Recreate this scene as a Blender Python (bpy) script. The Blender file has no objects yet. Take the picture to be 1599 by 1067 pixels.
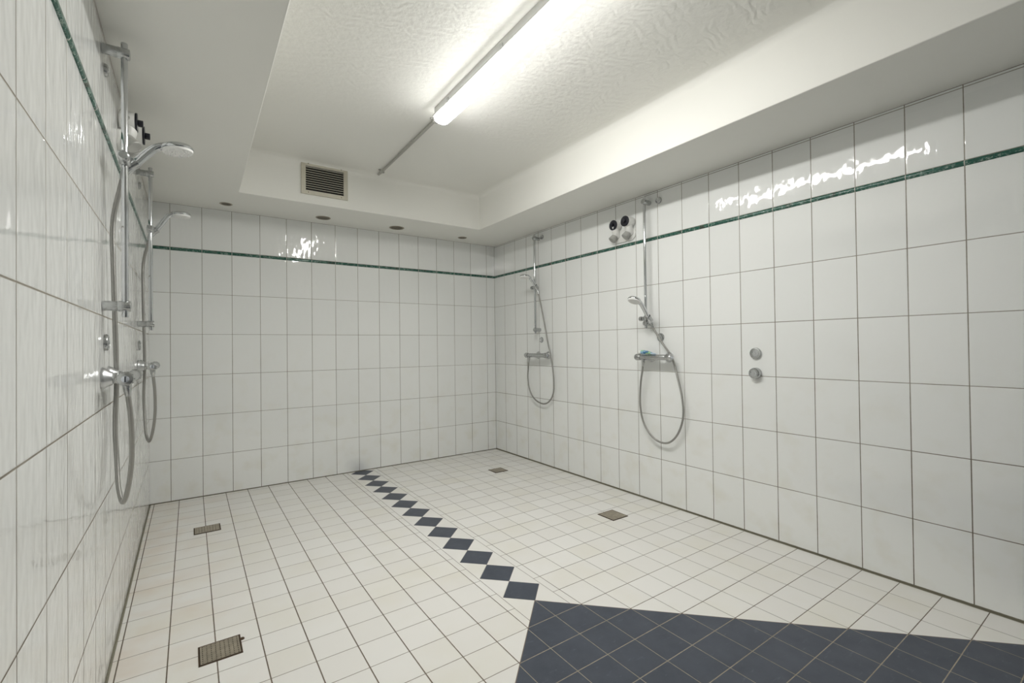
import bpy, bmesh, math, random
from mathutils import Vector, Matrix

random.seed(7)
scene = bpy.context.scene
COL = scene.collection

# ------------------------------------------------------------ camera
CAM = Vector((-2.7416, -4.3073, 1.1422))
FW = Vector((0.56748, 0.82333, 0.00985))
RT = Vector((0.82338, -0.56737, -0.01192))
UP = Vector((0.00422, -0.01488, 0.99988))
cd = bpy.data.cameras.new('camera')
cd.sensor_width = 36.0
cd.lens = 16.083
cd.clip_start = 0.02
cam = bpy.data.objects.new('camera', cd)
COL.objects.link(cam)
cam.matrix_world = Matrix((
    (RT.x, UP.x, -FW.x, CAM.x),
    (RT.y, UP.y, -FW.y, CAM.y),
    (RT.z, UP.z, -FW.z, CAM.z),
    (0, 0, 0, 1)))
scene.camera = cam

# ------------------------------------------------------------ world, exposure
w = bpy.data.worlds.new('world')
scene.world = w
w.use_nodes = True
w.node_tree.nodes['Background'].inputs[0].default_value = (0.9, 0.92, 0.9, 1)
w.node_tree.nodes['Background'].inputs[1].default_value = 0.0
vs = scene.view_settings
vs.view_transform = 'Standard'
vs.look = 'None'
vs.gamma = 1.0
vs.use_curve_mapping = False
vs.exposure = 1.79
LAMP_STRENGTH = 22.0
LAMP_COLOR = (1.0, 0.99, 0.96, 1)
BACK_STRENGTH = 0.0

# ------------------------------------------------------------ room numbers
XL = -3.0327          # left wall at the back wall
SL = 0.0122           # the left wall swings in by this per metre
YF = -5.9             # wall behind the camera
TH = 0.3154           # tile row height
ZB, ZT, ZC = 1.8983, 1.9240, 2.2538
ZR = 2.575            # recessed ceiling
RX0, RX1, RY1 = -2.49, -0.515, -0.555
LEFT_ANGLE = math.atan(SL)
def lx(y):
    return XL - SL * y

# ------------------------------------------------------------ node helpers
class N:
    """small wrapper to write shader maths as expressions"""
    def __init__(self, nt, sock):
        self.nt, self.s = nt, sock
    @staticmethod
    def _m(nt, op, *a):
        n = nt.nodes.new('ShaderNodeMath')
        n.operation = op
        for i, v in enumerate(a):
            if isinstance(v, N):
                nt.links.new(v.s, n.inputs[i])
            else:
                n.inputs[i].default_value = v
        return N(nt, n.outputs[0])
    def m(self, op, *a): return N._m(self.nt, op, self, *a)
    def __add__(self, o): return self.m('ADD', o)
    def __radd__(self, o): return self.m('ADD', o)
    def __sub__(self, o): return self.m('SUBTRACT', o)
    def __rsub__(self, o): return N._m(self.nt, 'SUBTRACT', o, self)
    def __mul__(self, o): return self.m('MULTIPLY', o)
    def __rmul__(self, o): return self.m('MULTIPLY', o)
    def __truediv__(self, o): return self.m('DIVIDE', o)
    def __lt__(self, o): return self.m('LESS_THAN', o)
    def __gt__(self, o): return self.m('GREATER_THAN', o)
    def floor(self): return self.m('FLOOR')
    def fract(self): return self.m('FRACT')
    def abs(self): return self.m('ABSOLUTE')
    def min(self, o): return self.m('MINIMUM', o)
    def max(self, o): return self.m('MAXIMUM', o)

def lindist(u, pitch):
    """metres to the nearest line of a grid with that pitch, lines at multiples"""
    t = (u / pitch).fract()
    if isinstance(pitch, N):
        return t.min(1.0 - t) * pitch
    return t.min(1.0 - t) * pitch

def band(d, half, soft=0.0006):
    """1 inside |d|<half, soft edge"""
    nt = d.nt
    n = nt.nodes.new('ShaderNodeMapRange')
    nt.links.new(d.s, n.inputs['Value'])
    if isinstance(half, N):
        nt.links.new((half - soft).s, n.inputs['From Min'])
        nt.links.new((half + soft).s, n.inputs['From Max'])
    else:
        n.inputs['From Min'].default_value = half - soft
        n.inputs['From Max'].default_value = half + soft
    n.inputs['To Min'].default_value = 1
    n.inputs['To Max'].default_value = 0
    return N(nt, n.outputs[0])

def new_mat(name):
    m = bpy.data.materials.new(name)
    m.use_nodes = True
    nt = m.node_tree
    b = nt.nodes['Principled BSDF']
    return m, nt, b

def coords(nt):
    tc = nt.nodes.new('ShaderNodeTexCoord')
    sp = nt.nodes.new('ShaderNodeSeparateXYZ')
    nt.links.new(tc.outputs['Object'], sp.inputs[0])
    return N(nt, sp.outputs[0]), N(nt, sp.outputs[1]), N(nt, sp.outputs[2]), tc.outputs['Object']

def comb(nt, x, y, z):
    c = nt.nodes.new('ShaderNodeCombineXYZ')
    for i, v in enumerate((x, y, z)):
        if isinstance(v, N): nt.links.new(v.s, c.inputs[i])
        else: c.inputs[i].default_value = v
    return c.outputs[0]

def noise(nt, vec, scale, detail=2, rough=0.5):
    n = nt.nodes.new('ShaderNodeTexNoise')
    n.inputs['Scale'].default_value = scale
    n.inputs['Detail'].default_value = detail
    n.inputs['Roughness'].default_value = rough
    nt.links.new(vec, n.inputs['Vector'])
    return N(nt, n.outputs['Fac'])

def white(nt, vec):
    n = nt.nodes.new('ShaderNodeTexWhiteNoise')
    n.noise_dimensions = '3D'
    nt.links.new(vec, n.inputs['Vector'])
    return N(nt, n.outputs['Value'])

def mix(nt, f, a, b):
    n = nt.nodes.new('ShaderNodeMix')
    n.data_type = 'RGBA'
    n.clamp_factor = True
    if isinstance(f, N): nt.links.new(f.s, n.inputs[0])
    else: n.inputs[0].default_value = f
    for i, v in ((6, a), (7, b)):
        if isinstance(v, tuple): n.inputs[i].default_value = (*v, 1)
        else: nt.links.new(v, n.inputs[i])
    return n.outputs[2]

def ramp(v, lo, hi):
    n = v.nt.nodes.new('ShaderNodeMapRange')
    v.nt.links.new(v.s, n.inputs['Value'])
    n.inputs['From Min'].default_value = lo
    n.inputs['From Max'].default_value = hi
    return N(v.nt, n.outputs[0])

def bump(nt, b, h, strength=1.0, dist=1.0):
    n = nt.nodes.new('ShaderNodeBump')
    n.inputs['Strength'].default_value = strength
    n.inputs['Distance'].default_value = dist
    nt.links.new(h.s, n.inputs['Height'])
    nt.links.new(n.outputs[0], b.inputs['Normal'])

def mixf(f, a, b):
    """float mix a*(1-f)+b*f"""
    return f * b + (1.0 - f) * a

# ------------------------------------------------------------ materials
def simple(name, col, rough, metal=0.0, spec=0.5, ns=40.0, var=0.06, bumpd=0.0):
    m, nt, b = new_mat(name)
    _, _, _, vec = coords(nt)
    f = noise(nt, vec, ns, 3)
    dark = tuple(c * (1 - var) for c in col)
    lite = tuple(min(1, c * (1 + var)) for c in col)
    nt.links.new(mix(nt, f, dark, lite), b.inputs['Base Color'])
    b.inputs['Roughness'].default_value = rough
    b.inputs['Metallic'].default_value = metal
    b.inputs['Specular IOR Level'].default_value = spec
    if bumpd: bump(nt, b, f * bumpd)
    return m

def wall_tile_mat(name, axis, off, seed, tilt=1.0, wide_h=0.0, joint=0.006):
    m, nt, b = new_mat(name)
    x, y, z, vec = coords(nt)
    u = (0 - (x if axis == 'x' else y)) - off      # grows away from the back right corner
    P = 0.2
    du = lindist(u, P)
    rows = lindist(z, TH)
    below = z < (ZB - 0.02)
    # the course above the green band is one full tile high
    d_row = rows * below + (1.0 - below) * ((z - (ZC - (0.013 if axis == 'y' else 0.0))).abs().min((z - ZT).abs()))
    n1 = noise(nt, comb(nt, u, z, seed), 7.0, 3)
    n2 = noise(nt, comb(nt, u, z, seed + 3.7), 1.3, 2)
    n3 = noise(nt, comb(nt, u, z, seed + 9.1), 60.0, 2)
    half_v = 0.0012 + wide_h * 0.5 + n2 * 0.0012 + (n3 - 0.5) * 0.0006
    half_h = 0.0009 + wide_h + n2 * 0.0010 + (n3 - 0.5) * 0.0006
    gv = band(du, half_v, 0.0005)
    gh = band(d_row, half_h, 0.0005)
    floor_joint = band(z, joint + n3 * 0.002, 0.001)
    top_j = band((z - ZC).abs(), 0.0003 + wide_h * 2.6 + n1 * 0.0020, 0.0006)
    ends = band((u + off).abs(), 0.002, 0.0006)
    g = gv.max(gh).max(floor_joint).max(ends).max(top_j)
    iu = (u / P).floor()
    iz = (z / TH).floor()
    tid = comb(nt, iu, iz, seed)
    r1 = white(nt, tid)
    tid2 = comb(nt, iu + 31.0, iz + 17.0, seed)
    r2 = white(nt, tid2)
    base = mix(nt, r1, (0.865, 0.878, 0.862), (0.895, 0.905, 0.888))
    # grout: pale grey up high, browned where the water runs
    low = ramp(z, 1.3, 0.1)
    dirt = ramp(n1 * 0.6 + low * 0.35 + n2 * 0.4, 0.45, 0.95)
    gcol = mix(nt, dirt, (0.32, 0.295, 0.245), (0.115, 0.082, 0.052))
    gcol = mix(nt, floor_joint, gcol, (0.20, 0.185, 0.135))
    gcol = mix(nt, top_j * ramp(n1, 0.30, 0.5), gcol, (0.13, 0.085, 0.05))
    # faint limescale / yellowing beside the joints near the floor
    stain = ramp(n1, 0.5, 0.8) * low * 0.35
    base = mix(nt, stain, base, (0.72, 0.68, 0.54))
    if name.endswith('back'):
        # grey scuff low on the wall where the dark squares meet it
        d1 = ((u + off - 1.52) / 0.12)
        d2 = ((z - 0.03) / 0.10)
        scuff = ramp((d1 * d1 + d2 * d2).m('SQRT') + (n1 - 0.5) * 1.2, 1.0, 0.1) * 0.30
        base = mix(nt, scuff, base, (0.42, 0.43, 0.46))
    nt.links.new(mix(nt, g, base, gcol), b.inputs['Base Color'])
    film = ramp(noise(nt, comb(nt, u * 3.0, z * 0.6, seed + 5), 5.0, 3), 0.35, 0.75)
    rr = mixf(g, 0.030 + film * 0.03, 0.75)
    nt.links.new(rr.s, b.inputs['Roughness'])
    b.inputs['Specular IOR Level'].default_value = 0.55
    b.inputs['Coat Weight'].default_value = 0.0
    # wavy glaze: ripples run mostly upright, each tile a little out of true
    wav = noise(nt, comb(nt, u * 25.0 + r1 * 40.0, z * 11.0 + r2 * 30.0, seed), 1.0, 1) * 0.0016
    wav2 = noise(nt, comb(nt, u * 48.0, z * 7.0, r1 * 9.0), 1.0, 1) * 0.00016
    wide = noise(nt, comb(nt, u * 4.0, z * 3.0, r2 * 20.0), 1.0, 1) * 0.0008
    fu = (u / P).fract()
    fz = (z / TH).fract()
    tl = ((r1 - 0.5) * fu * P * 0.004 + (r2 - 0.5) * fz * TH * 0.004) * tilt
    pillow = ramp(du.min(d_row), 0.0, 0.005) * 0.0004
    h = wav + wav2 + wide + tl + pillow
    bump(nt, b, h, 1.0, 1.0)
    return m

def floor_mat():
    m, nt, b = new_mat('floor_tiles')
    x, y, z, vec = coords(nt)
    ay = 0 - y
    nb = noise(nt, vec, 3.0, 3)
    nf = noise(nt, vec, 55.0, 2)
    nl = noise(nt, vec, 1.1, 2)
    # ---- left field
    xs = ay * 0.0045 - 1.6555
    x0 = ay * 0.0102 - 3.0053
    pl = (xs - x0) / 9.0
    ul = (x - x0) / pl
    tl = ul.fract()
    dlx = tl.min(1.0 - tl) * 0.1483
    vl = (ay - 2.8022) / 0.1446 + 40.0
    t2 = vl.fract()
    dly = t2.min(1.0 - t2) * 0.1446
    # ---- right field
    ur = (x + 1.349) / 0.1490
    t3 = ur.fract()
    drx = t3.min(1.0 - t3) * 0.149
    vr = (ay - 2.8022) / 0.1494 + 40.0
    t4 = vr.fract()
    dry = t4.min(1.0 - t4) * 0.1494
    # ---- border of dark squares standing on their corners
    cxb = -1.4975
    K = 0.10385
    vb = (ay - 2.557) / (2 * K) + 30.5
    db = (vb.fract() - 0.5).abs() * (2 * K)
    ax_ = (x - cxb).abs()
    man = ax_ + db
    diamond = band(man, K - 0.0008, 0.0006)
    in_border = ((x - (xs + 0.036)) > 0) * (x < -1.387)
    in_left = x < xs
    in_strip_l = (x > xs) * (x < (xs + 0.036))
    in_strip_r = (x > -1.387) * (x < -1.349)
    # ---- dark area towards the door
    dk = (ay - 2.6585) - ax_ * 1.006
    dark_area = dk > 0
    # masks for grout
    hl = 0.0016 + (nf - 0.5) * 0.0010 + nl * 0.0008
    thin = 0.0012 + (nf - 0.5) * 0.0008
    g_left = band(dlx, hl).max(band(dly, thin + 0.0002)) * in_left
    right_f = x > -1.349
    g_right = band(dry, hl - 0.0004).max(band(drx, thin)) * right_f
    strip_lines = band((x - xs).abs(), 0.0015).max(band((x - xs - 0.036).abs(), 0.0011)) \
        .max(band((x + 1.387).abs(), 0.0011)).max(band((x + 1.349).abs(), 0.0014))
    g_strip = band(dly, thin) * in_strip_l
    g_strip2 = band(dry, thin) * in_strip_r
    dia_edge = band((man - K).abs(), 0.0009, 0.0005) * in_border
    g_light = g_left.max(g_right).max(strip_lines).max(g_strip).max(g_strip2)
    g_dark = band(drx, 0.0013 + (nf - 0.5) * 0.0008).max(band(dry, 0.0015 + (nf - 0.5) * 0.0008))
    dk_edge = band(dk.abs(), 0.0022, 0.0008)
    # colours
    iu = mixf(in_left, ur.floor(), ul.floor() + 100.0)
    iv = mixf(in_left, vr.floor(), vl.floor() + 50.0)
    r1 = white(nt, comb(nt, iu, iv, 1.0))
    r2 = white(nt, comb(nt, iu, iv, 5.0))
    wt = mix(nt, r1, (0.80, 0.785, 0.75), (0.835, 0.825, 0.795))
    yellow = ramp(nb + r2 * 0.25, 0.60, 1.0) * 0.45
    wt = mix(nt, yellow, wt, (0.74, 0.71, 0.585))
    # brownish wear along the left wall
    near_l = ramp(x, -2.45, -2.95)
    rust = near_l * ramp(noise(nt, vec, 4.5, 3), 0.42, 0.75) * 0.55
    wt = mix(nt, rust, wt, (0.70, 0.58, 0.45))
    speck = ramp(noise(nt, vec, 130.0, 1), 0.80, 0.83) * ramp(nb, 0.5, 0.6) * 0.4
    wt = mix(nt, speck, wt, (0.4, 0.34, 0.25))
    dkn = noise(nt, vec, 9.0, 5, 0.65)
    dn2 = noise(nt, comb(nt, x * 3.0, y * 9.0, 2.0), 5.0, 4, 0.7)
    dt = mix(nt, dkn, (0.034, 0.043, 0.062), (0.086, 0.098, 0.126))
    dt = mix(nt, ramp(dn2, 0.60, 0.78) * 0.45, dt, (0.17, 0.19, 0.24))
    gn = ramp(noise(nt, vec, 2.3, 3) * 0.6 + nf * 0.4, 0.3, 0.75)
    gl = mix(nt, gn, (0.10, 0.075, 0.052), (0.21, 0.17, 0.125))
    row_soft = mix(nt, (dlx > 0.004) * in_left, gl, (0.23, 0.19, 0.15))
    col = mix(nt, g_light, wt, row_soft)
    bord = mix(nt, diamond, wt, dt)
    bord = mix(nt, dia_edge, bord, (0.30, 0.27, 0.21))
    bord = mix(nt, strip_lines, bord, gl)
    col = mix(nt, in_border, col, bord)
    dcol = mix(nt, g_dark, dt, mix(nt, gn, (0.27, 0.235, 0.17), (0.44, 0.39, 0.30)))
    col = mix(nt, dark_area, col, dcol)
    col = mix(nt, dk_edge, col, (0.20, 0.15, 0.11))
    wallj = band(x - (ay * SL + XL), 0.0065 + nf * 0.002, 0.001).max(band(0 - x, 0.008 + nf * 0.003, 0.001)).max(band(ay, 0.0035, 0.001))
    col = mix(nt, wallj, col, mix(nt, gn, (0.20, 0.19, 0.135), (0.33, 0.32, 0.25)))
    nt.links.new(col, b.inputs['Base Color'])
    rg = 0.36 + noise(nt, vec, 12.0, 3) * 0.14
    gall = mixf(dark_area, g_light * (1.0 - in_border), g_dark)
    nt.links.new(mixf(gall, rg, 0.8).s, b.inputs['Roughness'])
    b.inputs['Specular IOR Level'].default_value = 0.4
    h = gall * -0.0006 + nf * 0.00003 + noise(nt, comb(nt, x, y, r1 * 10.0), 6.0, 1) * 0.0003
    bump(nt, b, h)
    return m

def band_mat(name, axis, off):
    m, nt, b = new_mat(name)
    x, y, z, vec = coords(nt)
    u = (0 - (x if axis == 'x' else y)) - off
    du = lindist(u, 0.2)
    g = band(du, 0.0016)
    n1 = noise(nt, vec, 45.0, 5, 0.7)
    n2 = noise(nt, comb(nt, x * 1.0, y * 1.0, z * 2.0), 26.0, 4, 0.75)
    vein = 1.0 - ramp((n2 - 0.5).abs(), 0.004, 0.035)
    col = mix(nt, n1, (0.008, 0.045, 0.034), (0.045, 0.17, 0.125))
    col = mix(nt, vein * ramp(n1, 0.42, 0.6) * 0.9, col, (0.42, 0.52, 0.46))
    brown = ramp(noise(nt, vec, 17.0, 2), 0.60, 0.72) * 0.6
    col = mix(nt, brown, col, (0.055, 0.035, 0.025))
    col = mix(nt, g, col, (0.52, 0.52, 0.47))
    nt.links.new(col, b.inputs['Base Color'])
    nt.links.new(mixf(g, 0.12, 0.7).s, b.inputs['Roughness'])
    return m

def plaster(name, col, strokes):
    m, nt, b = new_mat(name)
    x, y, z, vec = coords(nt)
    a = noise(nt, vec, 1.6, 3)
    c = mix(nt, a, tuple(v * 0.97 for v in col), tuple(min(1, v * 1.02) for v in col))
    nt.links.new(c, b.inputs['Base Color'])
    b.inputs['Roughness'].default_value = 0.62
    b.inputs['Specular IOR Level'].default_value = 0.3
    if strokes:
        wv = nt.nodes.new('ShaderNodeTexWave')
        wv.wave_type = 'RINGS'
        wv.inputs['Scale'].default_value = 9.0
        wv.inputs['Distortion'].default_value = 14.0
        wv.inputs['Detail'].default_value = 3.0
        wv.inputs['Detail Scale'].default_value = 0.7
        nt.links.new(vec, wv.inputs['Vector'])
        lump = noise(nt, vec, 34.0, 4, 0.6)
        msk = ramp(noise(nt, vec, 1.3, 2), 0.36, 0.6)
        near = ramp(y, -1.3, -2.2)
        h = (N(nt, wv.outputs['Fac']) * 0.0011 * msk + lump * 0.0026) * (near * 0.85 + 0.15)
        bump(nt, b, h)
    else:
        bump(nt, b, noise(nt, vec, 14.0, 3) * 0.0006)
    return m

M = {}
M['wall_back'] = wall_tile_mat('wall_tiles_back', 'x', 0.1053, 1.0)
M['wall_right'] = wall_tile_mat('wall_tiles_right', 'y', 0.0, 2.0, 1.0, 0.0003, 0.009)
M['wall_left'] = wall_tile_mat('wall_tiles_left', 'y', 0.19, 3.0, 0.6, 0.0010, 0.009)
M['floor'] = floor_mat()
M['band_back'] = band_mat('green_marble_back', 'x', 0.1053)
M['band_right'] = band_mat('green_marble_right', 'y', 0.0)
M['band_left'] = band_mat('green_marble_left', 'y', 0.19)
M['paint'] = plaster('white_paint', (0.885, 0.88, 0.832), False)
M['plaster'] = plaster('brushed_plaster', (0.885, 0.88, 0.832), True)
M['chrome'] = simple('chrome', (0.62, 0.635, 0.65), 0.12, 1.0, ns=9, var=0.05)
M['chrome_soft'] = simple('worn_chrome', (0.60, 0.61, 0.62), 0.36, 1.0, ns=20, var=0.12)
M['satin'] = simple('limed_chrome', (0.50, 0.51, 0.51), 0.27, 1.0, ns=90, var=0.22)
M['steel'] = simple('drain_steel', (0.44, 0.39, 0.31), 0.42, 0.85, ns=35, var=0.35)
M['rust'] = simple('rusty_edge', (0.09, 0.055, 0.03), 0.8, 0.1, ns=60, var=0.5)
M['hole_shade'] = simple('painted_hole_shade', (0.02, 0.019, 0.017), 0.9)  # shade inside vents and drains, put in as a near-black colour
M['white_plastic'] = simple('white_plastic', (0.78, 0.78, 0.75), 0.32)
M['spray_plate'] = simple('spray_plate_rubber', (0.88, 0.88, 0.86), 0.45)
M['grey_plastic'] = simple('grey_plastic', (0.40, 0.40, 0.375), 0.4)
M['black_plastic'] = simple('black_plastic', (0.012, 0.013, 0.02), 0.35, ns=200, var=0.5)
M['beige_metal'] = simple('beige_grille', (0.60, 0.57, 0.47), 0.4, ns=25, var=0.06)
M['conduit'] = simple('grey_conduit', (0.46, 0.455, 0.42), 0.5)
M['lamp_body'] = simple('lamp_housing', (0.62, 0.62, 0.60), 0.35)
M['clear_edge'] = simple('knob_insert', (0.70, 0.74, 0.80), 0.1, 0.6)
M['tube_cap'] = simple('tube_cap', (0.80, 0.82, 0.78), 0.3)

def hose_mat():
    m, nt, b = new_mat('metal_hose')
    b.inputs['Base Color'].default_value = (0.36, 0.355, 0.335, 1)
    b.inputs['Metallic'].default_value = 0.85
    b.inputs['Roughness'].default_value = 0.36
    uv = nt.nodes.new('ShaderNodeUVMap')
    sp = nt.nodes.new('ShaderNodeSeparateXYZ')
    nt.links.new(uv.outputs[0], sp.inputs[0])
    v = N(nt, sp.outputs[1])
    h = (v * 3400.0).m('SINE') * 0.00010
    bump(nt, b, h)
    return m
M['hose'] = hose_mat()

def tube_mat():
    m, nt, b = new_mat('toiletry_tube_print')
    x, y, z, vec = coords(nt)
    n1 = noise(nt, vec, 22.0, 2)
    c = mix(nt, ramp(n1, 0.42, 0.52), (0.30, 0.50, 0.68), (0.05, 0.16, 0.30))
    c = mix(nt, ramp(noise(nt, comb(nt, x * 1.0, y, z * 2), 26.0, 1), 0.52, 0.60), c, (0.35, 0.62, 0.33))
    end = ramp((x + 0.0).abs(), 0.045, 0.05)
    c = mix(nt, ramp(x, 0.042, 0.047), c, (0.45, 0.62, 0.80))
    nt.links.new(c, b.inputs['Base Color'])
    b.inputs['Roughness'].default_value = 0.25
    return m
M['tube'] = tube_mat()

def emit_mat():
    m, nt, b = new_mat('lit_diffuser')
    b.inputs['Base Color'].default_value = (0.9, 0.9, 0.88, 1)
    b.inputs['Emission Color'].default_value = LAMP_COLOR
    # flank emission turned down by normal, to throw less light at soffit and ceiling
    ge = nt.nodes.new('ShaderNodeNewGeometry')
    sp = nt.nodes.new('ShaderNodeSeparateXYZ')
    nt.links.new(ge.outputs['Normal'], sp.inputs[0])
    dn = (0 - N(nt, sp.outputs[2])).max(0.0)
    nt.links.new(((dn * 0.91 + 0.09) * LAMP_STRENGTH).s, b.inputs['Emission Strength'])
    b.inputs['Roughness'].default_value = 0.4
    return m
M['emit'] = emit_mat()

# ------------------------------------------------------------ mesh helpers
def link(name, bm, mat, parent=None, smooth=True, mats=None):
    me = bpy.data.meshes.new(name)
    bmesh.ops.recalc_face_normals(bm, faces=bm.faces)
    bm.to_mesh(me)
    bm.free()
    for mm in (mats or [mat]):
        me.materials.append(mm)
    if smooth:
        for p in me.polygons: p.use_smooth = True
        me.set_sharp_from_angle(angle=math.radians(38))
    o = bpy.data.objects.new(name, me)
    COL.objects.link(o)
    if parent: o.parent = parent
    return o

def empty(name, loc, rotz, label, cat, group=None):
    o = bpy.data.objects.new(name, None)
    COL.objects.link(o)
    o.empty_display_size = 0.05
    o.location = loc
    o.rotation_euler = (0, 0, rotz)
    o['label'] = label
    o['category'] = cat
    if group: o['group'] = group
    return o

def tag(o, label, cat, group=None):
    o['label'] = label
    o['category'] = cat
    if group: o['group'] = group
    return o

def box(bm, x0, x1, y0, y1, z0, z1, mi=0, bev=0.0):
    vs_ = [bm.verts.new((x, y, z)) for x in (x0, x1) for y in (y0, y1) for z in (z0, z1)]
    F = [(0, 1, 3, 2), (4, 6, 7, 5), (0, 4, 5, 1), (2, 3, 7, 6), (0, 2, 6, 4), (1, 5, 7, 3)]
    fs = [bm.faces.new([vs_[i] for i in f]) for f in F]
    for f in fs: f.material_index = mi
    if bev:
        es = list({e for f in fs for e in f.edges})
        bmesh.ops.bevel(bm, geom=es, offset=bev, segments=2, affect='EDGES', profile=0.6)
    return fs

def frame_from(d):
    d = Vector(d).normalized()
    a = Vector((0, 0, 1)) if abs(d.z) < 0.9 else Vector((1, 0, 0))
    s = d.cross(a).normalized()
    return s, s.cross(d).normalized(), d

def lathe(bm, prof, org=(0, 0, 0), axis=(0, 0, 1), seg=28, mi=0):
    """prof = [(radius, distance along axis)]; radius 0 closes it"""
    s, t, d = frame_from(axis)
    org = Vector(org)
    rings = []
    for r, h in prof:
        if r < 1e-7:
            rings.append([bm.verts.new(org + d * h)])
        else:
            rings.append([bm.verts.new(org + d * h + (s * math.cos(a) + t * math.sin(a)) * r)
                          for a in (2 * math.pi * i / seg for i in range(seg))])
    for A, B in zip(rings, rings[1:]):
        for i in range(seg):
            j = (i + 1) % seg
            if len(A) == 1 and len(B) == 1: continue
            if len(A) == 1: f = (A[0], B[i], B[j])
            elif len(B) == 1: f = (A[i], B[0], A[j])
            else: f = (A[i], B[i], B[j], A[j])
            bm.faces.new(f).material_index = mi

def cyl(bm, r, h0, h1, org, axis, seg=28, bev=0.0, mi=0):
    b = min(bev, r * 0.9)
    if b:
        p = [(0, h0), (r - b, h0), (r - b * 0.3, h0 + b * 0.3), (r, h0 + b),
             (r, h1 - b), (r - b * 0.3, h1 - b * 0.3), (r - b, h1), (0, h1)]
    else:
        p = [(0, h0), (r, h0), (r, h1), (0, h1)]
    lathe(bm, p, org, axis, seg, mi)

def catmull(pts, n=10):
    P = [Vector(p) for p in pts]
    P = [P[0] * 2 - P[1]] + P + [P[-1] * 2 - P[-2]]
    out = []
    for i in range(1, len(P) - 2):
        p0, p1, p2, p3 = P[i - 1:i + 3]
        for k in range(n):
            t = k / n
            out.append(0.5 * ((2 * p1) + (p2 - p0) * t + (2 * p0 - 5 * p1 + 4 * p2 - p3) * t * t
                              + (3 * p1 - p0 - 3 * p2 + p3) * t ** 3))
    out.append(P[-2].copy())
    return out

def sweep(bm, pts, rad, seg=14, flat=1.0, uv=False, up=(0, 0, 1)):
    """tube along pts; rad float or list; flat squashes along the second axis"""
    pts = [Vector(p) for p in pts]
    n = len(pts)
    R = rad if isinstance(rad, (list, tuple)) else [rad] * n
    F = flat if isinstance(flat, (list, tuple)) else [flat] * n
    tans = []
    for i in range(n):
        a = pts[max(0, i - 1)]; c = pts[min(n - 1, i + 1)]
        tans.append((c - a).normalized())
    s, t, _ = frame_from(tans[0])
    rings = []
    length = [0.0]
    for i in range(1, n): length.append(length[-1] + (pts[i] - pts[i - 1]).length)
    for i in range(n):
        d = tans[i]
        s = (s - d * s.dot(d)).normalized()
        t = d.cross(s)
        rings.append([bm.verts.new(pts[i] + s * math.cos(a) * R[i] + t * math.sin(a) * R[i] * F[i])
                      for a in (2 * math.pi * k / seg for k in range(seg))])
    lay = bm.loops.layers.uv.verify() if uv else None
    for i in range(n - 1):
        for k in range(seg):
            j = (k + 1) % seg
            f = bm.faces.new((rings[i][k], rings[i][j], rings[i + 1][j], rings[i + 1][k]))
            if uv:
                for lp, (uu, vv) in zip(f.loops, ((k, i), (k + 1, i), (k + 1, i + 1), (k, i + 1))):
                    lp[lay].uv = (uu / seg, length[vv])
    bm.faces.new(rings[0]); bm.faces.new(rings[-1])

def structure(o):
    o['kind'] = 'structure'
    return o

# ------------------------------------------------------------ room shell
bm = bmesh.new()
box(bm, XL - 0.3, 0.15, YF - 0.15, 0.15, -0.12, 0.0)
structure(link('floor', bm, M['floor'], smooth=False))

bm = bmesh.new()
box(bm, XL - 0.3, 0.15, 0.0, 0.12, 0.0, ZR + 0.2)
structure(link('wall_back', bm, M['wall_back'], smooth=False))

bm = bmesh.new()
box(bm, 0.0, 0.12, YF, 0.0, 0.0, ZR + 0.2)
structure(link('wall_right', bm, M['wall_right'], smooth=False))

bm = bmesh.new()
box(bm, -0.12, 0.0, YF - 0.1, 0.02, 0.0, ZR + 0.2)
o = structure(link('wall_left', bm, M['wall_left'], smooth=False))
o.location = (XL, 0, 0)
o.rotation_euler = (0, 0, LEFT_ANGLE)

bm = bmesh.new()
box(bm, XL - 0.3, 0.12, YF - 0.12, YF, 0.0, ZR + 0.2)
structure(link('wall_front', bm, M['wall_back'], smooth=False))

# ceiling: dropped soffit on every side of a higher, plastered field
bm = bmesh.new()
o_ = [(XL - 0.25, 0.11), (0.11, 0.11), (0.11, YF - 0.11), (XL - 0.25, YF - 0.11)]
i_ = [(RX0, RY1), (RX1, RY1), (RX1, -5.35), (RX0, -5.35)]
lo_o = [bm.verts.new((x, y, ZC)) for x, y in o_]
lo_i = [bm.verts.new((x, y, ZC)) for x, y in i_]
up_i = [bm.verts.new((x, y, ZR)) for x, y in i_]
top = [bm.verts.new((x, y, ZR + 0.15)) for x, y in o_]
side_edges = []
for k in range(4):
    j = (k + 1) % 4
    bm.faces.new((lo_o[k], lo_o[j], lo_i[j], lo_i[k]))
    bm.faces.new((lo_i[k], lo_i[j], up_i[j], up_i[k]))
    bm.faces.new((lo_o[k], lo_o[j], top[j], top[k]))
f_up = bm.faces.new(up_i)
f_up.material_index = 1
bm.faces.new(top)
bm.edges.ensure_lookup_table()
ed = [e for e in bm.edges if all(v in lo_i for v in e.verts)]
bmesh.ops.bevel(bm, geom=ed, offset=0.006, segments=3, affect='EDGES', profile=0.5)
ed = [e for e in bm.edges if all(abs(v.co.z - ZR) < 1e-5 and RX0 - .01 < v.co.x < RX1 + .01 for v in e.verts)]
bmesh.ops.bevel(bm, geom=ed, offset=0.05, segments=6, affect='EDGES', profile=0.5)
structure(link('ceiling', bm, M['paint'], mats=[M['paint'], M['plaster']]))

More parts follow.
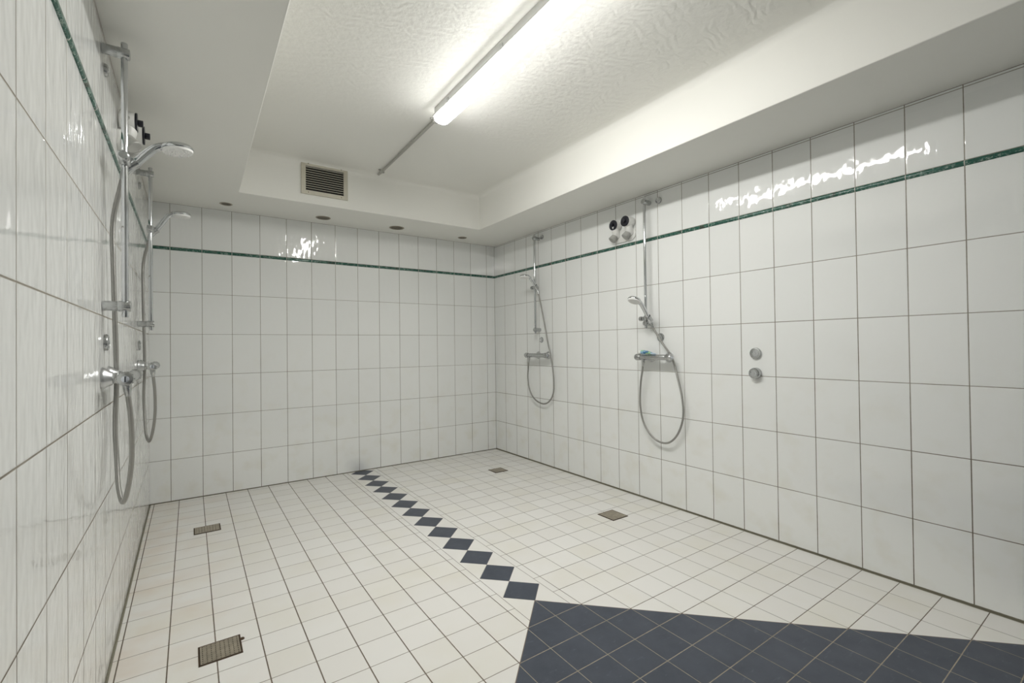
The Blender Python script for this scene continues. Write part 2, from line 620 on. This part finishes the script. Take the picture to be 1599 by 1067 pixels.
# green marble pencil course around the room
def pencil(bm, p0, p1, nrm):
    p0, p1, nrm = Vector(p0), Vector(p1), Vector(nrm)
    prof = []
    hh = (ZT - ZB) / 2
    for k in range(9):
        a = -math.pi / 2 + math.pi * k / 8
        prof.append((0.0075 * math.cos(a) + 0.0005, math.sin(a) * (hh - 0.001)))
    prof = [(-0.006, -hh + 0.001)] + prof + [(-0.006, hh - 0.001)]
    zc = (ZT + ZB) / 2
    A = [bm.verts.new((p0.x + nrm.x * a, p0.y + nrm.y * a, zc + b)) for a, b in prof]
    B = [bm.verts.new((p1.x + nrm.x * a, p1.y + nrm.y * a, zc + b)) for a, b in prof]
    for k in range(len(prof) - 1):
        bm.faces.new((A[k], A[k + 1], B[k + 1], B[k]))
    bm.faces.new(A); bm.faces.new(B)
bm = bmesh.new(); pencil(bm, (XL, 0, 0), (0, 0, 0), (0, -1, 0))
structure(link('trim_1', bm, M['band_back']))
bm = bmesh.new(); pencil(bm, (0, -0.001, 0), (0, YF, 0), (-1, 0, 0))
structure(link('trim_2', bm, M['band_right']))
bm = bmesh.new(); pencil(bm, (0, -0.009, 0), (0, YF, 0), (1, 0, 0))
o = structure(link('trim_3', bm, M['band_left']))
o.location = (XL, 0, 0); o.rotation_euler = (0, 0, LEFT_ANGLE)

# ------------------------------------------------------------ lamp and conduit
LXC, LY0, LY1 = -1.520, -1.800, -3.320
lamp = empty('ceiling_lamp', (LXC, (LY0 + LY1) / 2, ZR), 0,
             'long lit white fluorescent light on the brushed plaster ceiling', 'ceiling light')
hl = (LY0 - LY1) / 2
bm = bmesh.new()
box(bm, -0.045, 0.045, -hl + 0.01, hl - 0.01, -0.046, -0.001, bev=0.004)
link('housing', bm, M['lamp_body'], lamp)
bm = bmesh.new()
# long lens: rounded section, rounded ends
sec = []
for k in range(17):
    a = math.pi + math.pi * k / 16
    sec.append((0.050 * math.cos(a), -0.056 + 0.034 * math.sin(a)))
ys_ = [(-hl, 0.80), (-hl + 0.006, 0.93), (-hl + 0.016, 1.0), (hl - 0.016, 1.0), (hl - 0.006, 0.93), (hl, 0.80)]
rings = []
for yy, sc in ys_:
    ring = [bm.verts.new((x * sc, yy, -0.050 + (z + 0.050) * sc)) for x, z in [(-0.05, -0.050)] + sec + [(0.05, -0.050)]]
    rings.append(ring)
for A, B in zip(rings, rings[1:]):
    for k in range(len(A)):
        j = (k + 1) % len(A)
        bm.faces.new((A[k], A[j], B[j], B[k]))
bm.faces.new(rings[0]); bm.faces.new(rings[-1])
link('diffuser', bm, M['emit'], lamp)
bm = bmesh.new()
for sx in (-1, 1):
    box(bm, sx * 0.0525 - 0.0018, sx * 0.0525 + 0.0018, -hl + 0.004, hl - 0.004, -0.054, -0.045)
link('rim', bm, M['lamp_body'], lamp)
for yy in (-0.55, 0.0, 0.55):
    bm = bmesh.new()
    box(bm, -0.058, -0.054, yy - 0.010, yy + 0.010, -0.060, -0.034, bev=0.001)
    link('clip', bm, M['satin'], lamp)

cond = empty('cable_conduit', (-1.505, -1.17, ZR), 0,
             'thin grey cable conduit on the ceiling between lamp and back soffit', 'conduit')
bm = bmesh.new()
sweep(bm, [(0, 0.56, -0.010), (0, 0.50, -0.013), (0, 0.3, -0.013), (0, -0.3, -0.013), (0, -0.635, -0.013)], 0.0095, 12)
link('pipe', bm, M['conduit'], cond)
for yy in (0.47, -0.52):
    bm = bmesh.new()
    box(bm, -0.016, 0.016, yy - 0.008, yy + 0.008, -0.026, -0.0005, bev=0.003)
    box(bm, -0.030, -0.016, yy - 0.006, yy + 0.006, -0.010, -0.0005, bev=0.001)
    link('clip', bm, M['conduit'], cond)

# ------------------------------------------------------------ vent grille in the soffit face
vg = empty('air_vent', (-1.9125, RY1, 2.446), 0,
           'beige slatted rectangular vent grille in the upper face beside the ceiling recess', 'vent')
VW, VH, OW, OH = 0.172, 0.124, 0.140, 0.094
bm = bmesh.new()
y0, y1 = -0.012, -0.0005
box(bm, -VW, -OW, y0, y1, -VH, VH, bev=0.001)
box(bm, OW, VW, y0, y1, -VH, VH, bev=0.001)
box(bm, -OW, OW, y0, y1, OH, VH)
box(bm, -OW, OW, y0, y1, -VH, -OH)
link('frame', bm, M['beige_metal'], vg)
bm = bmesh.new()
box(bm, -OW, OW, -0.0018, -0.0006, -OH, OH)
link('duct_shade', bm, M['hole_shade'], vg)  # flat dark sheet behind the slats, painted as the shade of the duct
ns = 10
for k in range(ns):
    zc = -OH + (k + 0.95) * (2 * OH) / (ns + 0.6)
    bm = bmesh.new()
    a = [bm.verts.new((sx * OW, yy, zc + zz)) for sx in (-1, 1)
         for yy, zz in ((-0.0105, -0.0021), (-0.0105, 0.0020), (-0.0055, 0.0018), (-0.0055, 0.0004))]
    for q in ((0, 1, 2, 3), (4, 5, 6, 7)): bm.faces.new([a[i] for i in q])
    for q in ((0, 1, 5, 4), (1, 2, 6, 5), (2, 3, 7, 6), (3, 0, 4, 7)): bm.faces.new([a[i] for i in q])
    link('slat', bm, M['beige_metal'], vg, smooth=False)
for sx in (-1, 1):
    for sz in (-1, 1):
        bm = bmesh.new()
        cyl(bm, 0.0032, 0, 0.0015, (sx * 0.122, -0.012, sz * 0.110), (0, -1, 0), 12)
        link('screw', bm, M['rust'], vg)

# ------------------------------------------------------------ round vents in the back soffit
lab = ['small round vent in the back soffit nearest the left wall',
       'round vent in the back soffit below the beige slatted grille',
       'widest round vent in the back soffit, third from the left wall',
       'small round vent in the back soffit nearest the right-hand corner']
for (vx, vy, rr), lb in zip([(-2.553, -0.207, 0.043), (-1.850, -0.202, 0.060), (-1.207, -0.216, 0.068), (-0.505, -0.192, 0.045)], lab):
    e = empty('round_vent', (vx, vy, ZC), 0, lb, 'vent', 'round vents in the back soffit')
    bm = bmesh.new()
    lathe(bm, [(rr, -0.0004), (rr, 0.0015), (rr - 0.004, 0.0035), (rr - 0.010, 0.0025), (rr - 0.010, -0.0004)], (0, 0, 0), (0, 0, -1), 36)
    link('rim', bm, M['steel'], e)
    bm = bmesh.new()
    cyl(bm, rr - 0.0095, 0.0002, 0.0008, (0, 0, 0), (0, 0, -1), 32)
    link('opening_shade', bm, M['hole_shade'], e)  # thin dark disc on the soffit, the vent's inner shade as colour
    bm = bmesh.new()
    nb_ = int((rr - 0.01) / 0.0075)
    for k in range(-nb_, nb_ + 1):
        xx = k * 0.0075
        hw = math.sqrt(max(0, (rr - 0.0095) ** 2 - xx * xx))
        if hw > 0.004:
            box(bm, xx - 0.0013, xx + 0.0013, -hw, hw, -0.0026, -0.0010)
    link('bars', bm, M['steel'], e, smooth=False)

# ------------------------------------------------------------ floor drains
def plate_with_holes(bm, hx, hy, nx, ny, z0, rad):
    cx_, cy_ = 2 * hx / nx, 2 * hy / ny
    for i in range(nx):
        for j in range(ny):
            x0 = -hx + i * cx_; y0 = -hy + j * cy_
            xc, yc = x0 + cx_ / 2, y0 + cy_ / 2
            outer = []
            inner = []
            for k in range(8):
                a = math.pi / 4 * k
                c, s = math.cos(a), math.sin(a)
                mm = max(abs(c), abs(s))
                outer.append(bm.verts.new((xc + c / mm * cx_ / 2, yc + s / mm * cy_ / 2, z0)))
                inner.append(bm.verts.new((xc + c * rad, yc + s * rad, z0)))
            low = [bm.verts.new((v.co.x, v.co.y, z0 - 0.0012)) for v in inner]
            for k in range(8):
                j2 = (k + 1) % 8
                bm.faces.new((outer[k], outer[j2], inner[j2], inner[k]))
                bm.faces.new((inner[k], inner[j2], low[j2], low[k]))
    bmesh.ops.remove_doubles(bm, verts=bm.verts, dist=1e-5)

def make_drain(label, x0, x1, y0, y1, rot, tab=False):
    hx, hy = (x1 - x0) / 2, (y1 - y0) / 2
    e = empty('floor_drain', ((x0 + x1) / 2, (y0 + y1) / 2, 0), rot, label, 'drain', 'square perforated floor drains')
    bm = bmesh.new()
    box(bm, -hx, hx, -hy, hy, 0.0001, 0.0006)
    link('sump_shade', bm, M['hole_shade'], e, smooth=False)  # dark backing on the floor, colour standing in for the shaded pit
    bm = bmesh.new()
    t = 0.0035
    box(bm, -hx, -hx + t, -hy, hy, 0.0001, 0.0022); box(bm, hx - t, hx, -hy, hy, 0.0001, 0.0022)
    box(bm, -hx, hx, hy - t, hy, 0.0001, 0.0022); box(bm, -hx, hx, -hy, -hy + t, 0.0001, 0.0022)
    link('frame', bm, M['rust'], e, smooth=False)
    bm = bmesh.new()
    plate_with_holes(bm, hx - 0.006, hy - 0.006, 9, 9, 0.0030, 0.0026)
    link('grate', bm, M['steel'], e, smooth=False)
    if tab:
        bm = bmesh.new()
        lathe(bm, [(0, 0.0001), (0.009, 0.0001), (0.0075, 0.0035), (0.003, 0.005), (0, 0.005)], (hx + 0.004, 0.03, 0), (0, 0, 1), 12)
        link('latch', bm, M['rust'], e)
make_drain('rusty square floor drain nearest the camera, by the left wall', -2.742, -2.603, -2.298, -2.166, 0.012, True)
make_drain('square floor drain near the back left corner', -2.762, -2.620, -0.860, -0.731, 0.01)
make_drain('square floor drain before the right wall, nearer the camera of the right pair', -0.523, -0.382, -2.222, -2.078, 0.0)
make_drain('square floor drain close to the back right corner', -0.532, -0.397, -0.820, -0.688, 0.0)

# ------------------------------------------------------------ shower stations
# local frame on a wall: +x to the right when facing the wall, -y out of the wall, +z up
def at(side, y, z=0.0):
    if side == 'R':
        return (0.0, y, z), -math.pi / 2
    return (lx(y), y, z), math.pi / 2 + LEFT_ANGLE

OFF = 0.060       # rail axis from the wall
BAR = 0.072       # mixer body axis from the wall

def make_rail(side, y0, zs, where, z_top=2.215):
    loc, rot = at(side, y0, 1.26)
    e = empty('shower_rail', loc, rot, 'chrome sliding shower rail ' + where, 'shower rail', 'shower rails on the tiled walls')
    Z = -1.26
    bm = bmesh.new()
    cyl(bm, 0.0098, Z + 1.258, Z + z_top, (0, -OFF, 0), (0, 0, 1), 24, 0.002)
    link('rail_tube', bm, M['chrome'], e)
    for zb in (2.178, 1.296):
        bm = bmesh.new()
        cyl(bm, 0.0170, 0.0005, 0.075, (0, 0, Z + zb), (0, -1, 0), 28, 0.0015)
        cyl(bm, 0.0185, 0.040, 0.0755, (0, 0, Z + zb), (0, -1, 0), 28, 0.003)
        link('bracket', bm, M['satin'], e)
    # slider: body round the tube, thumb knob on the left, cone holder on the right
    bm = bmesh.new()
    cyl(bm, 0.0165, -0.020, 0.020, (0, -OFF, Z + zs), (0, 0, 1), 24, 0.004)
    cyl(bm, 0.0125, -0.034, 0.040, (0, -OFF, Z + zs), (1, 0, 0), 24, 0.002)
    sl = link('slider', bm, M['satin'], e)
    bm = bmesh.new()
    lathe(bm, [(0, -0.056), (0.012, -0.056), (0.0165, -0.052), (0.0175, -0.042), (0.0165, -0.033), (0, -0.033)],
          (0, -OFF, Z + zs), (1, 0, 0), 24)
    link('slider_knob', bm, M['satin'], sl)
    bm = bmesh.new()
    ax = Vector((0, -0.72, 0.69)).normalized()
    lathe(bm, [(0.0125, -0.022), (0.0175, 0.018), (0.0200, 0.018), (0.0165, -0.026), (0.0125, -0.026), (0.0125, -0.022)],
          (0.040, -OFF - 0.014, Z + zs), ax, 24)
    link('holder', bm, M['satin'], sl)
    return e

def make_handset(side, y0, zs, where, spine, head_c, head_n, head_r, hose_pts):
    """spine: handle centre line (x, out, z rel slider); hose_pts: (x, out, z)"""
    loc, rot = at(side, y0, zs)
    e = empty('hand_shower', loc, rot, 'chrome hand shower with a white spray face ' + where, 'hand shower', 'hand showers with hanging metal hoses')
    cv = lambda p: Vector((p[0], -p[1], p[2]))
    sp = catmull([cv(p) for p in spine], 8)
    n = len(sp)
    rad = []
    fl = []
    for i in range(n):
        t = i / (n - 1)
        k = max(0.0, (t - 0.45) / 0.55)
        rad.append(0.0122 + 0.0030 * math.sin(min(1, t * 1.6) * math.pi * 0.55) + 0.009 * k ** 2)
        fl.append(1.0 - 0.50 * k)
    bm = bmesh.new()
    sweep(bm, sp, rad, 20, fl)
    link('handle', bm, M['chrome'], e)
    hc = cv(head_c)
    hn = cv(head_n).normalized()
    bm = bmesh.new()
    r = head_r
    lathe(bm, [(0, -0.020), (r * 0.35, -0.0195), (r * 0.65, -0.0165), (r * 0.88, -0.011), (r * 0.985, -0.004), (r, 0.002), (r * 0.97, 0.0045), (0, 0.0045)],
          hc, hn, 40)
    head = link('head', bm, M['chrome'], e)
    bm = bmesh.new()
    lathe(bm, [(0, 0.003), (r * 0.93, 0.003), (r * 0.955, 0.006), (r * 0.92, 0.0125), (r * 0.80, 0.0155), (0, 0.0160)], hc, hn, 40)
    s_, t_, d_ = frame_from(hn)
    for rr_, cnt in ((0.2, 5), (0.42, 10), (0.64, 16), (0.78, 20)):
        for k in range(cnt):
            a = 2 * math.pi * k / cnt
            pp = hc + (s_ * math.cos(a) + t_ * math.sin(a)) * r * rr_
            cyl(bm, 0.0013, 0.015, 0.0185, pp, hn, 6)
    link('spray_plate', bm, M['spray_plate'], head)
    # hose
    pts = [(x, o, z - zs) for x, o, z in hose_pts]
    cl = catmull([cv(p) for p in pts], 14)
    bm = bmesh.new()
    sweep(bm, cl, 0.0077 if side == 'L' else 0.0070, 14, uv=True)
    hs = link('hose', bm, M['hose'], e)
    for a, b_ in ((cl[0], cl[2]), (cl[-1], cl[-3])):
        d = (b_ - a).normalized()
        bm = bmesh.new()
        lathe(bm, [(0, -0.012), (0.0115, -0.012), (0.0120, 0.004), (0.0085, 0.020), (0.0070, 0.034), (0, 0.034)], a, d, 20)
        link('hose_nut', bm, M['satin'], hs)
    return e

def make_mixer(side, y0, xl, xr, e1, e2, where, ox=None):
    z0 = 1.050
    loc, rot = at(side, y0, z0)
    e = empty('shower_mixer', loc, rot, 'chrome thermostatic bar mixer ' + where, 'shower mixer', 'bar mixers below the shower rails')
    bm = bmesh.new()
    cyl(bm, 0.0195, xl + 0.050, xr - 0.050, (0, -BAR, 0), (1, 0, 0), 32, 0.002)
    for xe in (e1, e2):
        cyl(bm, 0.0155, 0.030, BAR, (xe, 0, 0), (0, -1, 0), 24, 0.001)
        lathe(bm, [(0.0, 0.026), (0.0185, 0.026), (0.0205, 0.029), (0.0205, 0.040), (0.0185, 0.044), (0, 0.044)], (xe, 0, 0), (0, -1, 0), 6)
    ox = xl + 0.058 if ox is None else ox
    cyl(bm, 0.0125, 0.010, 0.030, (ox, -BAR, 0), (0, 0, -1), 24, 0.001)
    link('body', bm, M['satin'], e)
    for xe in (e1, e2):
        bm = bmesh.new()
        lathe(bm, [(0, 0.0004), (0.0360, 0.0004), (0.0365, 0.004), (0.0325, 0.011), (0.0240, 0.021), (0.0205, 0.029), (0, 0.030)], (xe, 0, 0), (0, -1, 0), 36)
        link('escutcheon', bm, M['chrome_soft'], e)
    for x0, s in ((xl + 0.050, -1), (xr - 0.050, 1)):
        bm = bmesh.new()
        lathe(bm, [(0, 0.001), (0.0200, 0.001), (0.0225, 0.006), (0.0228, 0.040), (0.0200, 0.047), (0.012, 0.050), (0, 0.0505)], (x0, -BAR, 0), (s, 0, 0), 32)
        for k in range(10):
            a = 2 * math.pi * k / 10
            cyl(bm, 0.0022, 0.010, 0.040, (x0, -BAR + 0.0222 * math.cos(a), 0.0222 * math.sin(a)), (s, 0, 0), 8, 0.001)
        kn = link('thermostat_knob' if s > 0 else 'flow_knob', bm, M['satin'], e)
        bm = bmesh.new()
        cyl(bm, 0.0105, 0.0500, 0.0518, (x0, -BAR, 0), (s, 0, 0), 24, 0.0006)
        link('knob_insert', bm, M['clear_edge'], kn)
        bm = bmesh.new()
        xa = x0 + s * 0.0521
        box(bm, min(xa, xa - s * 0.001), max(xa, xa - s * 0.001), -BAR - 0.0016, -BAR + 0.0016, -0.009, 0.009)
        link('temperature_mark' if s > 0 else 'flow_mark', bm, M['black_plastic'], kn, smooth=False)
    return e

def make_cap(side, y, z, r, depth, label, kind='wall_rosette', cat='wall fitting', group=None, ring=True):
    loc, rot = at(side, y, z)
    e = empty(kind, loc, rot, label, cat, group)
    bm = bmesh.new()
    lathe(bm, [(0, 0.0004), (r, 0.0004), (r * 1.0, depth * 0.55), (r * 0.92, depth * 0.9), (r * 0.80, depth), (0, depth)], (0, 0, 0), (0, -1, 0), 36)
    link('flange', bm, M['satin'], e)
    bm = bmesh.new()
    lathe(bm, [(0, depth - 0.001), (r * 0.62, depth - 0.001), (r * 0.62, depth + 0.0015), (r * 0.50, depth + 0.0018),
               (r * 0.46, depth + 0.0004), (r * 0.22, depth + 0.0004), (r * 0.20, depth + 0.002), (0, depth + 0.002)], (0, 0, 0), (0, -1, 0), 32)
    link('centre_plug', bm, M['chrome'], e)
    return e

W1 = 'on the left wall nearest the camera'
W2 = 'on the left wall near the back corner'
W3 = 'on the right wall near the back corner'
W4 = 'at the middle of the right wall'

make_rail('L', -2.240, 1.806, W1)
make_rail('L', -0.905, 1.851, W2)
make_rail('R', -0.815, 1.704, W3)
make_rail('R', -2.130, 1.330, W4)

GC = 'round chrome blanking caps on the walls'
make_cap('L', -2.173, 2.135, 0.022, 0.010, 'round chrome cap just under the top bracket of the left-wall rail nearest the camera', group=GC)
make_cap('L', -0.800, 2.130, 0.022, 0.010, 'round chrome cap just under the top rail bracket beside the back left corner', group=GC)
make_cap('R', -0.862, 2.187, 0.022, 0.012, 'round chrome cap touching the top rail bracket beside the back right corner', group=GC)
make_cap('R', -2.213, 2.177, 0.024, 0.012, 'round chrome cap right of the top rail bracket at mid right wall', group=GC)
make_cap('L', -2.195, 1.171, 0.029, 0.012, 'round chrome cap between rail and mixer on the left wall nearest the camera', group=GC)
make_cap('L', -0.835, 1.171, 0.029, 0.008, 'round chrome cap between rail and mixer on the left wall near the back corner', group=GC)
make_cap('R', -0.836, 1.198, 0.027, 0.010, 'round chrome cap between rail and mixer nearest the back right corner', group=GC)
make_cap('R', -2.212, 1.192, 0.030, 0.010, 'round chrome cap behind the slanting hose at the middle of the right wall', group=GC)
make_cap('R', -2.888, 1.081, 0.034, 0.014, 'upper of the two round chrome wall outlets standing alone on the right wall', 'wall_outlet', 'wall outlet', 'paired wall outlets on the right wall')
make_cap('R', -2.888, 0.963, 0.033, 0.034, 'lower thicker chrome wall outlet on the right wall, over a tile joint', 'wall_outlet', 'wall outlet', 'paired wall outlets on the right wall')

make_mixer('L', -2.240, -0.150, 0.185, -0.020, 0.130, W1)
make_mixer('L', -0.905, -0.150, 0.185, -0.020, 0.130, W2)
make_mixer('R', -0.815, -0.150, 0.195, -0.030, 0.120, W3)
make_mixer('R', -2.130, -0.090, 0.225, 0.000, 0.152, W4, ox=-0.020)

SPINE = [(0.040, 0.060, -0.028), (0.040, 0.085, 0.005), (0.040, 0.115, 0.045), (0.040, 0.143, 0.076), (0.040, 0.172, 0.090), (0.040, 0.208, 0.094)]
HOSE_L = [(0.040, 0.062, -0.040), (0.048, 0.050, -0.09), (0.080, 0.024, -0.20)]
SPINE2 = [(0.040, 0.060, -0.028), (0.040, 0.085, 0.010), (0.040, 0.115, 0.060), (0.040, 0.143, 0.103), (0.040, 0.172, 0.121), (0.040, 0.206, 0.126)]
def left_hose(zs):
    return [(0.040, 0.056, zs - 0.036), (0.050, 0.042, zs - 0.09), (0.085, 0.020, zs - 0.20), (0.105, 0.018, 1.46), (0.140, 0.020, 1.20),
            (0.165, 0.020, 1.02), (0.185, 0.014, 0.86), (0.185, 0.018, 0.74), (0.150, 0.026, 0.640), (0.085, 0.044, 0.598),
            (0.020, 0.064, 0.660), (-0.030, 0.078, 0.77), (-0.070, 0.080, 0.90), (-0.092, BAR, 1.018)]
make_handset('L', -2.240, 1.806, W1, SPINE, (0.040, 0.208, 0.088), (0, 0.12, -1), 0.051, left_hose(1.806))
make_handset('L', -0.905, 1.851, W2, SPINE2, (0.040, 0.206, 0.118), (0, 0.05, -1), 0.049, left_hose(1.851))
make_handset('R', -0.815, 1.704, W3, SPINE, (0.040, 0.208, 0.088), (0, 0.10, -1), 0.048,
             [(0.040, 0.056, 1.668), (0.062, 0.054, 1.60), (0.120, 0.050, 1.383), (0.170, 0.048, 1.18), (0.208, 0.046, 1.052), (0.243, 0.045, 0.877),
              (0.235, 0.040, 0.71), (0.165, 0.036, 0.620), (0.070, 0.036, 0.590), (-0.040, 0.042, 0.620), (-0.110, 0.050, 0.70), (-0.137, 0.055, 0.82),
              (-0.112, 0.066, 0.94), (-0.092, BAR, 1.018)])
make_handset('R', -2.130, 1.330, W4,
             [(0.040, 0.058, -0.032), (0.040, 0.090, 0.012), (0.040, 0.130, 0.066), (0.040, 0.165, 0.104), (0.040, 0.195, 0.122), (0.040, 0.228, 0.130)],
             (0.040, 0.228, 0.122), (0, 0.42, -1), 0.047,
             [(0.040, 0.052, 1.290), (0.062, 0.046, 1.245), (0.120, 0.036, 1.15), (0.192, 0.026, 1.045), (0.245, 0.036, 0.90), (0.283, 0.045, 0.76),
              (0.286, 0.046, 0.645), (0.245, 0.042, 0.535), (0.180, 0.040, 0.465), (0.110, 0.040, 0.447), (0.030, 0.042, 0.475), (-0.040, 0.046, 0.56),
              (-0.070, 0.050, 0.68), (-0.062, 0.056, 0.83), (-0.034, 0.066, 0.95), (-0.020, BAR, 1.018)])

# toiletry tube lying on the right mixer
loc, rot = at('R', -2.145, 1.0717)
tb = empty('toiletry_tube', (loc[0] - BAR, loc[1], loc[2]), rot, 'blue and green squeeze tube with white cap lying on the chrome mixer', 'tube')
bm = bmesh.new()
secs = [(-0.050, 0.0125, 0.0125), (-0.046, 0.0165, 0.0150), (-0.025, 0.0180, 0.0145), (0.010, 0.0195, 0.0120), (0.045, 0.0210, 0.0060), (0.066, 0.0215, 0.0014), (0.078, 0.0215, 0.0012)]
rings = []
for xx, a, b_ in secs:
    rings.append([bm.verts.new((xx, a * math.cos(t), b_ * (1 + math.sin(t)))) for t in (2 * math.pi * k / 20 for k in range(20))])
for A, B in zip(rings, rings[1:]):
    for k in range(20):
        j = (k + 1) % 20
        bm.faces.new((A[k], A[j], B[j], B[k]))
bm.faces.new(rings[0]); bm.faces.new(rings[-1])
link('tube_body', bm, M['tube'], tb)
bm = bmesh.new()
lathe(bm, [(0, 0), (0.0120, 0), (0.0128, 0.003), (0.0120, 0.020), (0.009, 0.023), (0, 0.023)], (-0.050, 0, 0.0128), (-1, 0, 0), 24)
link('cap', bm, M['tube_cap'], tb)
bm = bmesh.new()
lathe(bm, [(0, 0.0225), (0.008, 0.0225), (0.008, 0.0245), (0, 0.0245)], (-0.050, 0, 0.0128), (-1, 0, 0), 20)
link('cap_ring', bm, M['black_plastic'], tb)

# ------------------------------------------------------------ twin capped valves high on both walls
def make_twin(side, y0, zb, where):
    loc, rot = at(side, y0, zb)
    e = empty('twin_pipe_valve', loc, rot, 'pair of white valves with black caps ' + where, 'valve', 'twin capped pipe valves under the ceiling')
    bm = bmesh.new()
    # shared oval base plate
    pts = []
    for k in range(40):
        a = 2 * math.pi * k / 40
        c = math.cos(a)
        pts.append((math.copysign(0.062, c) + 0.046 * c if abs(c) > 1e-9 else 0, 0.048 * math.sin(a)))
    A = [bm.verts.new((x, -0.0004, z - 0.008)) for x, z in pts]
    B = [bm.verts.new((x, -0.010, z - 0.008)) for x, z in pts]
    C_ = [bm.verts.new((x * 0.94, -0.013, z * 0.9 - 0.008)) for x, z in pts]
    for P_, Q_ in ((A, B), (B, C_)):
        for k in range(40):
            j = (k + 1) % 40
            bm.faces.new((P_[k], P_[j], Q_[j], Q_[k]))
    bm.faces.new(A); bm.faces.new(C_)
    link('base_plate', bm, M['white_plastic'], e)
    for xc, ex in ((-0.066, 0.0), (0.066, 0.016)):
        bm = bmesh.new()
        # upright body leaning out of the plate, then the head turned into the room
        sweep(bm, catmull([(xc, -0.006, 0.000), (xc, -0.030, 0.020), (xc, -0.036, 0.050), (xc, -0.038, 0.080)], 6), 0.029, 20)
        cyl(bm, 0.0400, 0.006, 0.058 + ex, (xc, 0, 0.080), (0, -1, 0), 32, 0.004)
        bd = link('valve_body', bm, M['white_plastic'], e)
        bm = bmesh.new()
        lathe(bm, [(0, 0.000), (0.0255, 0.000), (0.0265, 0.030), (0.0305, 0.056), (0.0275, 0.060), (0, 0.054)],
              (xc - 0.004, -0.022, 0.010), Vector((-0.28, -0.55, -0.72)), 28)
        link('outlet_cone', bm, M['grey_plastic'], bd)
        bm = bmesh.new()
        cyl(bm, 0.0395, 0.0575 + ex, 0.0650 + ex, (xc, 0, 0.080), (0, -1, 0), 36, 0.0015)
        cp = link('black_cap', bm, M['black_plastic'], e)
        bm = bmesh.new()
        cyl(bm, 0.0140, 0.064 + ex, 0.084 + ex, (xc, 0, 0.080), (0, -1, 0), 24, 0.002)
        link('cap_knob', bm, M['black_plastic'], cp)
        bm = bmesh.new()
        cyl(bm, 0.009, 0.0375, 0.0405, (xc, -0.034 - ex, 0.080), (-1, 0, 0), 20, 0.001)
        link('side_port', bm, M['grey_plastic'], bd)
make_twin('R', -1.895, 1.995, 'on the right wall beside the green border')
make_twin('L', -1.735, 2.035, 'on the left wall behind the near shower rail')
